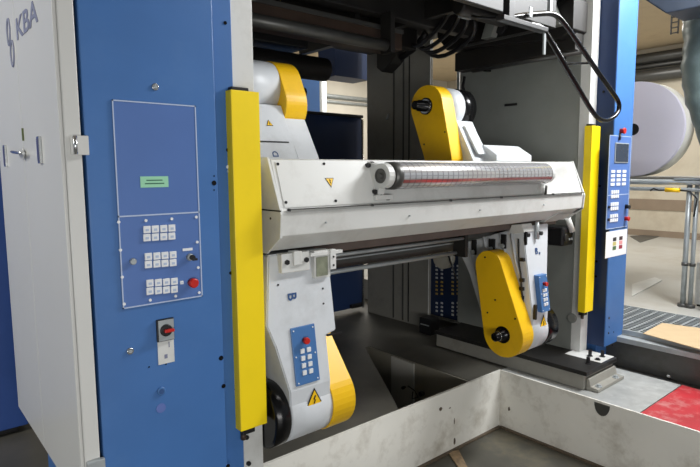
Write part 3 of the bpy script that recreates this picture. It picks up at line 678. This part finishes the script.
# ================================================================ BEHIND THE REEL STAND
t = thing('press_column', 'wide dull grey upright column seen behind the white beam', 'machine column', (4.3, 4.1, 0))
G().box(4.19, 4.225, 3.70, 4.62, 0, 3.1, .004).build('wall_plate', grey_col, t)
for y in (3.98,): G().box(4.183, 4.19, y-.005, y+.005, .02, 3.0).build('joint', black, t)
for y in (4.06, 4.20): G().box(4.18, 4.19, y-.006, y+.006, .02, 3.0).build('edge_strip', steel_dark, t)
G().box(4.18, 4.187, 3.695, 3.70, 0, 3.0).build('edge_strip', white, t)
p = U(388, 117, 'X', 4.185); G().cyl((4.17, p.y, p.z-.03), (4.19, p.y, p.z+.03), .012).build('valve', galv, t)
def navybox(label, x0, x1, y0, y1, z0, z1):
    return tag(G().box(x0, x1, y0, y1, z0, z1, .006).build('machine_door', navy), label, 'machine door', 'navy doors of the unit behind')
Yn = 4.72
a, b = U(306, 116, 'Y', Yn), U(372, 119, 'Y', Yn); c = U(332, 320, 'Y', Yn)
t = thing('machine_door', 'large dark navy door panel behind the beam left of the grey column', 'machine door', (3.4, Yn, 0.05), 'navy doors of the unit behind')
G().box(2.6, 4.20, Yn, Yn+.05, .05, a.z+.02, .004).build('panel', navy, t)
G().box(2.6, 4.20, Yn-.03, Yn+.06, a.z+.02, a.z+.05, .004).build('top_rail', black, t)
G().cyl((4.165, Yn-.05, .05), (4.165, Yn-.05, a.z), .013).build('edge_tube', chrome, t)
G().box(4.0, 4.18, Yn-.05, Yn-.005, .06, .1).build('latch', black, t)
a, b = U(335, 40, 'Y', Yn), U(367, 78, 'Y', Yn)
t = thing('machine_door', 'small dark navy panel hanging high beside the grey column', 'machine door', (4, Yn, b.z), 'navy doors of the unit behind')
G().box(a.x, b.x+.05, Yn, Yn+.3, b.z-.02, 3.1, .004).build('panel', navy, t)
# distant keypad cabinet seen through the gap
Xk = 4.40
t = thing('keypad_cabinet', 'dark navy cabinet with white and yellow buttons seen in the gap', 'cabinet', (Xk+.1, 3.7, 0))
z1, z0 = 1.0, -.05
G().box(Xk, Xk+.18, 3.40, 4.1, .085, 1.35, .004).build('body', navy, t)
for y in (3.44, 4.02): G().box(Xk+.03, Xk+.15, y, y+.04, 0, .085).build('foot', black, t)
yb = mat('button_yellow', (214, 180, 84), .5, emit=0)
for py0, mt in ((266, button_m), (282, yb), (303, button_m)):
    for px0 in (437, 453):
        for i in range(4):
            for j in range(2):
                q = U(px0+j*5.2, py0+i*3.9, 'X', Xk)
                if q.z > .1: G().box(Xk-.010, Xk, q.y-.013, q.y+.013, q.z-.010, q.z+.010, .002).build('button', mt, t)
# black box and floor clutter near the column
p = U(432, 318, 'Z', 0)
t = thing('junction_box', 'small black box on the floor by the grey column', 'box', (p.x, p.y-.2, 0))
G().box(4.02, 4.15, 3.52, 3.67, .0, .16, .006).build('box_body', black, t); G().box(4.015, 4.02, 3.54, 3.65, .09, .10).build('seam', galv, t)
# light concrete plinth edge behind lower right arm
p = U(443, 338, 'Z', 0)
# trench hardware
p = U(412, 392, 'X', 3.36)
t = thing('bent_wire', 'bent black wire and fitting on the trench wall behind the pit', 'wire', (3.35, p.y, p.z))
g = G(); w0 = U(408, 386, 'X', 3.30); w1 = U(415, 391, 'X', 3.30); w2 = U(418, 397, 'X', 3.30); w3 = U(412, 399, 'X', 3.30); w4 = U(413, 391.5, 'X', 3.30)
g.tube([w0, w1, w2, w3, w4], .005, 8); g.build('wire_loop', black, t)
p = U(426, 392, 'X', 3.36); G().cyl((3.29, p.y, p.z), (3.324, p.y, p.z), .02, 16).build('pipe_stub', black, t)
p = U(408, 386, 'X', 3.36); G().cyl((3.29, p.y, p.z), (3.324, p.y, p.z), .012, 16).build('peg', black, t)
# pale pier of the trench
a, b = U(394, 360, 'X', 3.36), U(416, 362, 'X', 3.36)
tag(G().box(3.325, 3.3445, b.y, a.y, -.6, -.01).build('concrete_pier', concrete), 'pale concrete pier in the trench behind the pit', 'pier')

# blue cabinet far behind, upper left window of view
t = thing('blue_unit', 'light blue cabinet far behind the upper left arm', 'cabinet', (4.4, 6.6, 0))
a, b = U(308, 80, 'Y', 6.6), U(320, 115, 'Y', 6.6)
G().box(a.x-.8, b.x, 6.6, 7.2, 0, 2.95, .006).build('body', blue, t); G().box(b.x, b.x+.04, 6.6, 7.2, 0, 2.95).build('edge', white, t)
# pipes on the back wall and on the right wall
def pipe(label, p0, p1, r, m=galv):
    tag(G().cyl(p0, p1, r, 16).build('conduit_pipe', m), label, 'pipe', 'conduit pipes along the hall walls')
for px, py, r, lab in ((350, 98, .045, 'upper grey pipe crossing the pale back wall beside the far blue cabinet'), (350, 103.5, .03, 'lower thin pipe crossing the pale back wall beside the far blue cabinet')):
    q = U(px, py, 'Y', 10-r); pipe(lab, (5, 9.998-r, q.z), (11.5, 9.998-r, q.z), r)
for py, r, lab in ((58, .10, 'topmost pipe running along the upper right concrete wall'), (66, .05, 'middle dark pipe along the upper right concrete wall'), (75.5, .12, 'lowest thick pipe along the upper right concrete wall')):
    q = U(650, py, 'X', 12-r); pipe(lab, (11.998-r, 1.5, q.z), (11.998-r, 9.3, q.z), r, steel_dark)
q = U(323, 90, 'Y', 8.8)
tag(G().cyl((q.x, 8.8, 0), (q.x, 8.8, 4.0), .07, 16).build('support_post', galv), 'thin vertical post in front of the far back wall', 'post')
# ================================================================ OVERHEAD MACHINERY
t = thing('overhead_walkway', 'dark steel walkway roofing over the reel stand', 'walkway', (2.8, 3.2, 2.8))
G().box(1.27, 4.17, 2.15, 4.55, 2.85, 2.93).build('deck', dark, t)
G().box(1.27, 3.76, 2.152, 2.20, 2.60, 2.849, .004).build('shade_valance', dark, t)  # board added under the deck edge to block light from the upper arms
for y in (2.25, 2.89, 3.5): G().box(1.27, 3.78, y, y+.09, 2.68, 2.85, .005).build('joist', dark, t)
for x in (2.1, 3.2): G().box(x, x+.07, 2.35, 4.5, 2.72, 2.85, .005).build('stringer', dark, t)
for i, (x, y) in enumerate([(1.9, 2.6), (2.6, 2.5), (3.3, 2.6)]):
    G().box(x, x+.12, y, y+.06, 2.70, 2.74, .004).build('clamp_block', galv, t)
t = thing('web_guide_roller', 'grey web guide roller hanging high under the walkway', 'roller', (2.3, 2.75, 2.43), 'guide rollers under the walkway')
a, b = U(270, 23, 'Y', 2.85), U(376, 43, 'Y', 2.85)
G().cyl((1.5, 2.85, a.z), (2.76, 2.85, a.z), .038, 24).build('tube', steel_dark, t)
for x in (1.46, 2.76): G().box(x, x+.04, 2.80, 2.90, a.z-.05, 2.679).build('hanger', dark, t)
t = thing('cross_beam', 'brown oily crossbeam above the grey guide roller', 'machine beam', (2.4, 3.1, 2.5))
G().box(1.3, 3.1, 3.02, 3.22, 2.50, 2.66, .01).build('beam_body', brown, t)
G().box(1.3, 3.1, 3.005, 3.02, 2.62, 2.65, .002).build('rib', steel_dark, t)
for x in (1.5, 2.7): G().box(x, x+.05, 3.10, 3.16, 2.66, 2.849).build('hanger', dark, t)
t = thing('end_bracket', 'grey slanted end bracket at the top beside the white left column', 'bracket', (1.5, 2.3, 2.4))
q = [U(253, -6, 'Y', 2.45), U(285, -6, 'Y', 2.45), U(284, 10, 'Y', 2.45), U(255, 26, 'Y', 2.45)]
G().prism([(1.27, 2.849), (1.66, 2.849), (1.62, 2.50), (1.5, 2.46), (1.27, 2.39)], 'Y', 2.42, 2.6, .006).build('plate', grey_wall, t)
G().box(1.55, 1.60, 2.39, 2.42, 2.52, 2.57, .004).build('clamp', galv, t)
G().box(1.62, 1.80, 2.38, 2.44, 2.56, 2.60, .01).build('hose_union', galv, t)
t = thing('ink_drum', 'dark cylindrical roller end behind the upper left arm', 'roller', (2.9, 4.0, 2.4), 'guide rollers under the walkway')
a = U(325, 70, 'Y', 4.0); G().cyl((1.3, 4.0, a.z), (a.x, 4.0, a.z), .10, 28).build('drum', dark, t)
G().lathe((a.x, 4.0, a.z), (1, 0, 0), [(0, .07), (.02, .07), (.02, .03), (.06, .03)]).build('journal', steel_dark, t)
a2 = U(305, 55, 'Y', 3.9); G().box(1.3, a2.x, 3.85, 4.12, a.z+.12, a.z+.22, .01).build('cover', black, t)
G().box(1.7, 1.76, 3.95, 4.01, a.z+.22, 2.849).build('hanger', dark, t)
# dark bank of vertical blades in the upper left
t = thing('cable_bundle', 'bundle of dark vertical cables above the upper left arm', 'cables', (1.6, 3.3, 2.2))
for i in range(9):
    x = 1.35+i*.06; G().tube([(x, 3.3, 2.849), (x+.01, 3.32, 2.5), (x-.005, 3.3, 2.3), (x, 3.34, 2.12)], .018, 8).build('cable', black, t)
G().box(1.3, 1.92, 3.40, 3.46, 1.7, 2.849).build('backing_plate', dark, t)
# pneumatic linkage hanging in the middle
t = thing('linkage', 'dark diagonal linkage hanging in front of the grey column', 'linkage', (3.9, 3.2, 2.4))
a, b, c = U(396, 42, 'X', 3.9), U(440, 12, 'X', 3.9), U(440, -5, 'X', 3.9)
G().prism([(3.60, 2.849), (3.66, 2.80), (3.86, 2.62), (3.98, 2.55), (4.05, 2.60), (4.05, 2.849)], 'X', 3.8, 3.95, .008).build('plate', dark, t)
G().tube([(3.86, 3.78, 2.66), (3.86, 3.60, 2.72), (3.86, 3.50, 2.80), (3.86, 3.47, 2.83)], .03).build('strut', black, t)
# heavy press carriage on the right
t = thing('overhead_carriage', 'heavy black carriage hanging over the right side wall', 'machinery', (4.0, 2.6, 2.4))
def XP(pts, X): return [(U(px, py, 'X', X).y, U(px, py, 'X', X).z) for px, py in pts]
P = XP([(437, 36), (447, 50), (466, 48), (560, 38), (600, 20), (600, -30), (430, -30)], 3.95)
P = [(min(max(y, 1.9), 3.5), min(z, 2.84)) for y, z in P]
G().prism([(3.44, 2.80), (3.42, 2.78), (3.33, 2.67), (3.11, 2.655), (2.24, 2.58), (2.14, 2.63), (2.14, 2.849), (3.44, 2.849)], 'X', 3.98, 4.185, .006).build('side_member', dark, t)
G().box(3.965, 3.98, 2.25, 3.2, 2.66, 2.68, .003).build('rib', steel_dark, t)
G().box(4.06, 4.185, 2.16, 3.30, 2.49, 2.65, .008).build('under_box', dark, t)
for y in (2.45, 2.75, 3.05): G().lathe((3.98, y, 2.75), (-1, 0, 0), [(0, .05), (.03, .05), (.035, .03)]).build('boss', black, t)
G().prism([(2.80, 2.68), (2.90, 2.68), (2.84, 2.845), (2.74, 2.845)], 'X', 3.90, 3.975, .004).build('tie_plate', grey_wall, t)
G().prism([(2.20, 2.66), (2.26, 2.66), (2.36, 2.845), (2.28, 2.845)], 'X', 3.90, 3.975, .004).build('tie_plate', grey_wall, t)
t = thing('wall_conduit', 'shiny grey conduit running along the right side wall below the carriage', 'pipe', (4.1, 2.6, 2.4))
a, b = U(473, 70, 'X', 4.13), U(585, 55, 'X', 4.13)
G().cyl((4.13, 3.15, a.z-.0), (4.13, 2.12, a.z), .025, 16).build('tube', steel_dark, t)
for y in (3.0, 2.3): G().box(4.12, 4.19, y, y+.03, a.z-.03, a.z+.03).build('clip', black, t)
G().tube([(4.15, 3.26, 2.45), (4.14, 3.27, 2.36), (4.15, 3.24, 2.28), (4.17, 3.2, 2.3)], .014).build('flex_hose', black, t)
q = U(456, 75, 'X', 4.25)
t = thing('air_line', 'two thin bright vertical air lines at the back end of the right side wall', 'pipe', (4.22, 3.36, 2.0))
for y in (3.36, 3.40): G().cyl((4.24, y, 1.3), (4.24, y, 2.9), .014, 12).build('tube', galv, t)

t = thing('hose_bundle', 'black hoses looping under the walkway between column and carriage', 'hoses', (3.8, 3.0, 2.6))
for k in range(4):
    G().tube(smooth_([(3.2+.12*k, 2.62+.05*k, 2.845), (3.25+.12*k, 2.7, 2.70-.02*k), (3.5+.08*k, 3.2, 2.62-.03*k), (3.7+.03*k, 3.46, 2.70)]), .018, 8).build('hose', black, t)
t = thing('actuator', 'dark cylinder slung beneath the walkway beside the handrail', 'cylinder', (3.6, 2.4, 2.6))
G().lathe((3.0, 2.42, 2.68), (1, 0, 0), [(0, .05), (.02, .06), (.5, .06), (.52, .04), (.8, .02)]).build('barrel', dark, t)
for x in (3.05, 3.45): G().box(x, x+.03, 2.38, 2.46, 2.66, 2.849).build('strap', black, t)
G().tube([(3.1, 2.38, 2.62), (3.1, 2.33, 2.60), (3.3, 2.3, 2.62), (3.6, 2.3, 2.70), (3.7, 2.3, 2.84)], .010, 8).build('hose', black, t)
# ---------------------------------------------------------------- black handrail loop
Yh = 1.80
def hp(px, py): q = U(px, py, 'Y', Yh); return (q.x, q.y, q.z)
t = thing('stair_handrail', 'black bent tube handrail sloping down in front of the blue cabinet', 'handrail', hp(606, 116))
A = [hp(499, 18), hp(530, 15), hp(541, 14.5), hp(548, 17), hp(556, 24)]
outer = [hp(*q) for q in [(506, 18), (530, 14.5), (548, 13), (555, 14.5), (562, 20), (580, 46), (600, 75), (613, 93), (618.5, 101), (619.5, 108), (617, 114), (611, 119), (605, 121), (599, 119), (593, 113), (578, 88), (560, 57), (545, 32), (540, 26), (530, 24)]]
def smooth(P, n=3):
    P = [Vector(p) for p in P]
    for _ in range(n):
        Q = [P[0]]
        for a, b in zip(P, P[1:]): Q += [a*.75+b*.25, a*.25+b*.75]
        P = Q+[P[-1]]
    return P
G().tube(smooth(outer), .0155, 12).build('rail_tube', black_gloss, t)
G().tube([hp(548, 33), hp(566, 64), hp(588, 63)], .008, 8).build('cross_bar', black_gloss, t)
G().box(hp(500, 20)[0], hp(545, 20)[0], 1.775, 1.825, hp(510, 23)[2], hp(510, 18)[2], .003).build('mount_plate', black, t)
G().box(hp(506, 10)[0], hp(512, 10)[0], 1.78, 1.82, hp(506, 20)[2], 2.849, .003).build('hanger', black, t)
G().box(hp(548.5, 10)[0], hp(551, 10)[0], 1.79, 1.81, hp(549, 12)[2], 2.849, .002).build('hanger', galv, t)
G().box(hp(525, 10)[0], hp(528, 10)[0], 1.77, 1.775, hp(526, 18)[2], hp(526, 8)[2], .001).build('tab', galv, t)
G().box(hp(543.5, 10)[0], hp(545.5, 10)[0], 1.79, 1.80, hp(544, 55)[2], hp(544, 30)[2], .001).build('tab', galv, t)
G().box(hp(499, 10)[0], hp(553, 10)[0], 1.78, 2.14, 2.85, 2.93).build('bearer', dark, t)

# ================================================================ RIGHT HALL
# paper reel on its chuck stand
Xp = 7.0
c = U(639, 129, 'X', Xp); R = .56; cz = 2.0805; cy = 2.956
t = thing('paper_reel', 'huge white paper reel seen beyond the blue operator cabinet', 'paper reel', (Xp, cy, cz-R))
G().lathe((Xp, cy, cz), (1, 0, 0), [(0, R), (.3, R)], 96).build('paper', reel_m, t)
G().lathe((Xp-.003, cy, cz), (1, 0, 0), [(0, .07), (.0045, .07)], 32).build('core_mouth', black, t)
g = G(); g.lathe((Xp+.06, cy, cz), (1, 0, 0), [(0, R+.004), (.24, R+.004)], 96); g.build('wrapper', reel_side_m, t)
# tube rack: posts and horizontal rails
Xq = 6.0
t = thing('tube_rack', 'galvanised tube rack with two posts and horizontal rails by the right edge', 'rack', (Xq, 2.15, .25))
a = U(661, 184, 'X', Xq)
for px, r in ((686.5, .024), (694, .020)):
    y = U(px, 240, 'X', Xq).y
    po = G().cyl((Xq, y, .25), (Xq, y, 1.48), r, 16).build('post', galv, t)
    G().cyl((Xq, y, .25), (Xq, y, .28), .045, 16).build('foot', steel_dark, po)
    G().cyl((Xq, y, .66), (Xq, y, .69), r+.008, 16).build('collar', steel_dark, po)
for x, y in ((7.9, 3.55), (7.9, .95), (Xq, 3.55), (Xq, .95)): G().cyl((x, y, .25), (x, y, 1.45), .022, 16).build('post', galv, t)
for y in (.95, 2.2, 3.55): G().cyl((Xq, y, 1.47), (8.0, y, 1.47), .02, 14).build('rail', galv, t)
G().cyl((7.9, .9, 1.47), (7.9, 3.6, 1.47), .024, 14).build('rail', galv, t)
G().box(6.8, 8.0, 1.9, 3.6, 1.494, 1.515, .004).build('shelf_board', galv_dull, t)
for z, r in ((1.475, .026), (1.405, .020)): G().cyl((Xq-.03, .9, z), (Xq-.03, 3.6, z), r, 14).build('rail', galv, t)
G().box(Xq-.06, Xq+.06, 1.75, 2.1, 1.50, 1.515).build('tray', galv, t)
p = U(672, 190, 'X', Xq-.08)
t = thing('yellow_connector', 'yellow cable connector tied under the tube rack', 'connector', (Xq-.07, p.y, p.z))
G().cyl((Xq-.08, p.y+.06, p.z), (Xq-.08, p.y-.07, p.z), .022, 14).build('plug_body', sign_yellow, t)
G().tube([(Xq-.08, p.y+.06, p.z), (Xq-.08, p.y+.12, p.z-.005), (Xq-.08, p.y+.17, p.z+.01), (Xq-.08, p.y+.2, p.z-.01)], .008).build('cable', black, t)
G().tube([(Xq-.08, p.y-.07, p.z), (Xq-.08, p.y-.16, p.z-.01), (Xq-.07, p.y-.22, p.z-.08), (Xq-.07, p.y-.20, p.z-.25)], .008).build('cable', black, t)
t = thing('white_cabinet', 'low white box standing at the right edge beside the rack posts', 'box', (6.3, 1.5, .25))
p = U(696.5, 262, 'X', 6.1); G().box(6.1, 6.5, p.y-.6, p.y, .27, p.z-.0, .01).build('body', white, t)
G().box(6.12, 6.48, p.y-.58, p.y-.02, .25, .27).build('base', black, t)
# hanging duct / cable hose at the right edge
def D(px, py): return U(px, py, 'X', 5.6)
t = thing('air_duct', 'grey-green wrapped air duct hanging along the right edge', 'duct', tuple(D(690, 185)))
g = G(); pts = [D(712, -20), D(706, 20), D(698, 60), D(699, 100), D(704, 140), D(709, 178)]
rr = [.40, .36, .30, .27, .17, .12]
tb = bmesh.new(); rings = []
for i in range(31):
    f = i/30*5; k = min(int(f), 4); u = f-k; p = pts[k].lerp(pts[k+1], u); r = (rr[k]*(1-u)+rr[k+1]*u)*(1+.03*math.sin(i*2.2)); r *= .75
    rings.append([tb.verts.new((p.x+.3+r*math.cos(a), p.y+r*math.sin(a)*(1+.04*math.sin(3*a+i*.6)), p.z)) for a in [6.2832*j/28 for j in range(28)]])
for A, B in zip(rings, rings[1:]):
    for j in range(28): f_ = tb.faces.new((A[j], A[(j+1) % 28], B[(j+1) % 28], B[j])); f_.smooth = True
tb.faces.new(rings[0]); tb.faces.new(rings[-1][::-1]); bmesh.ops.recalc_face_normals(tb, faces=tb.faces[:])
g._add(tb); g.build('duct_skin', duct_m, t)
p = pts[0]; G().cyl((p.x+.3, p.y, p.z-.05), (p.x+.3, p.y, 4.0), .2, 24).build('riser', galv, t)
p = pts[-1]; G().cyl((p.x+.3, p.y, .25), (p.x+.3, p.y, p.z+.02), .05, 16).build('drop_pipe', galv, t)
# dark fixture at the top right
t = thing('ceiling_fixture', 'dark boxed fixture hanging at the top right corner', 'fixture', (5.4, 2.0, 2.9))
a, b = U(640, 8, 'X', 5.15), U(690, 18, 'X', 5.15)
G().prism([(a.y+.12, a.z+.28), (a.y, a.z+.10), (a.y-.25, b.z+.05), (b.y-.1, b.z+.05), (b.y-.4, b.z+.18), (b.y-.4, a.z+.5), (a.y+.12, a.z+.5)], 'X', 5.05, 5.45, .01).build('housing', mat('slate_grey', (62, 70, 82), .5), t)
G().box(5.2, 5.25, a.y-.3, a.y-.25, a.z+.4, 4.0).build('hanger', galv, t)
# small rung bracket on the ceiling wall
q = U(675, 22, 'X', 8.5)
t = thing('rung_bracket', 'small dark ladder-shaped bracket hanging near the duct top', 'bracket', (8.5, q.y, q.z))
zt = q.z
for dy in (-.045, .045): G().box(8.49, 8.51, q.y+dy-.008, q.y+dy+.008, zt-.16, 4.0).build('side_rail', dark, t)
for i in range(4): G().box(8.49, 8.51, q.y-.045, q.y+.045, zt-.15+i*.07, zt-.135+i*.07).build('rung', dark, t)
# strip of lighter slab and loose boards on the hall floor
for pts, lab in (([(632, 284), (655, 277), (662, 280), (632, 296)], 'pale sheet lying on the hall floor behind the blue cabinet'), ([(630, 236), (655, 234), (660, 236), (640, 242)], 'dark board lying at the foot of the far right wall')):
    P = [U(px, py, 'Z', .262) for px, py in pts]
    tag(G().prism([(p.x, p.y) for p in P], 'Z', .2505, .262).build('floor_sheet', mat('pale_sheet', (205, 205, 200), .5) if 'pale' in lab else steel_dark), lab, 'sheet')

# ================================================================ LIGHT
w = bpy.data.worlds.new('world'); scn.world = w; w.use_nodes = True
w.node_tree.nodes['Background'].inputs[0].default_value = (.86, .93, 1, 1); w.node_tree.nodes['Background'].inputs[1].default_value = .30
def area(loc, size, energy, col=(1, .97, .92), tgt=None, name='hall_and_fill_light'):
    l = bpy.data.lights.new(name, 'AREA'); l.shape = 'RECTANGLE'; l.size, l.size_y = size; l.energy = energy; l.color = col
    o = bpy.data.objects.new(name, l); COL.objects.link(o); o.location = loc
    if tgt: o.rotation_euler = (Vector(tgt)-Vector(loc)).to_track_quat('-Z', 'Y').to_euler()
    return o
area((-0.4, -2.4, 0.75), (3.2, .9), 92, (1, .985, .96), (1.8, 2.2, 1.0))  # low fill added in front of the machine, not a hall fixture
area((2.6, 0.5, 3.7), (2.2, .4), 22, (1, .98, .95))
area((-2.3, 3.2, 3.7), (.5, 2.0), 130, (1, .99, .95), (.4, 2.9, 1.0))  # fill added to brighten the white cabinet side
area((6.0, 1.9, 3.9), (.4, 2.0), 70, (.97, .98, 1), (6.2, 2.4, 1.5))  # fill added to brighten the reel face and nearby floor
area((4.9, 0.8, 3.6), (1.6, .4), 190, (.97, .985, 1), (4.5, 2.0, 2.2))
area((9.0, 4.0, 3.9), (3.0, 1.0), 150, (1, .985, .95))
area((7.5, 8.2, 3.9), (3.0, 1.0), 130, (1, .96, .9))
# unseen overhead slabs, added only to shade the upper cabinets and machine
g = G(); g.box(-1.0, 1.15, .35, 1.7, 2.7, 2.78); g.box(-1.0, 2.6, -2.4, .35, 2.7, 2.78); struct(g.build('unseen_shade_slab', dark))
scn.view_settings.view_transform = 'Standard'; scn.view_settings.look = 'None'
scn.view_settings.exposure = 0.0; scn.view_settings.gamma = 1; scn.view_settings.use_curve_mapping = False
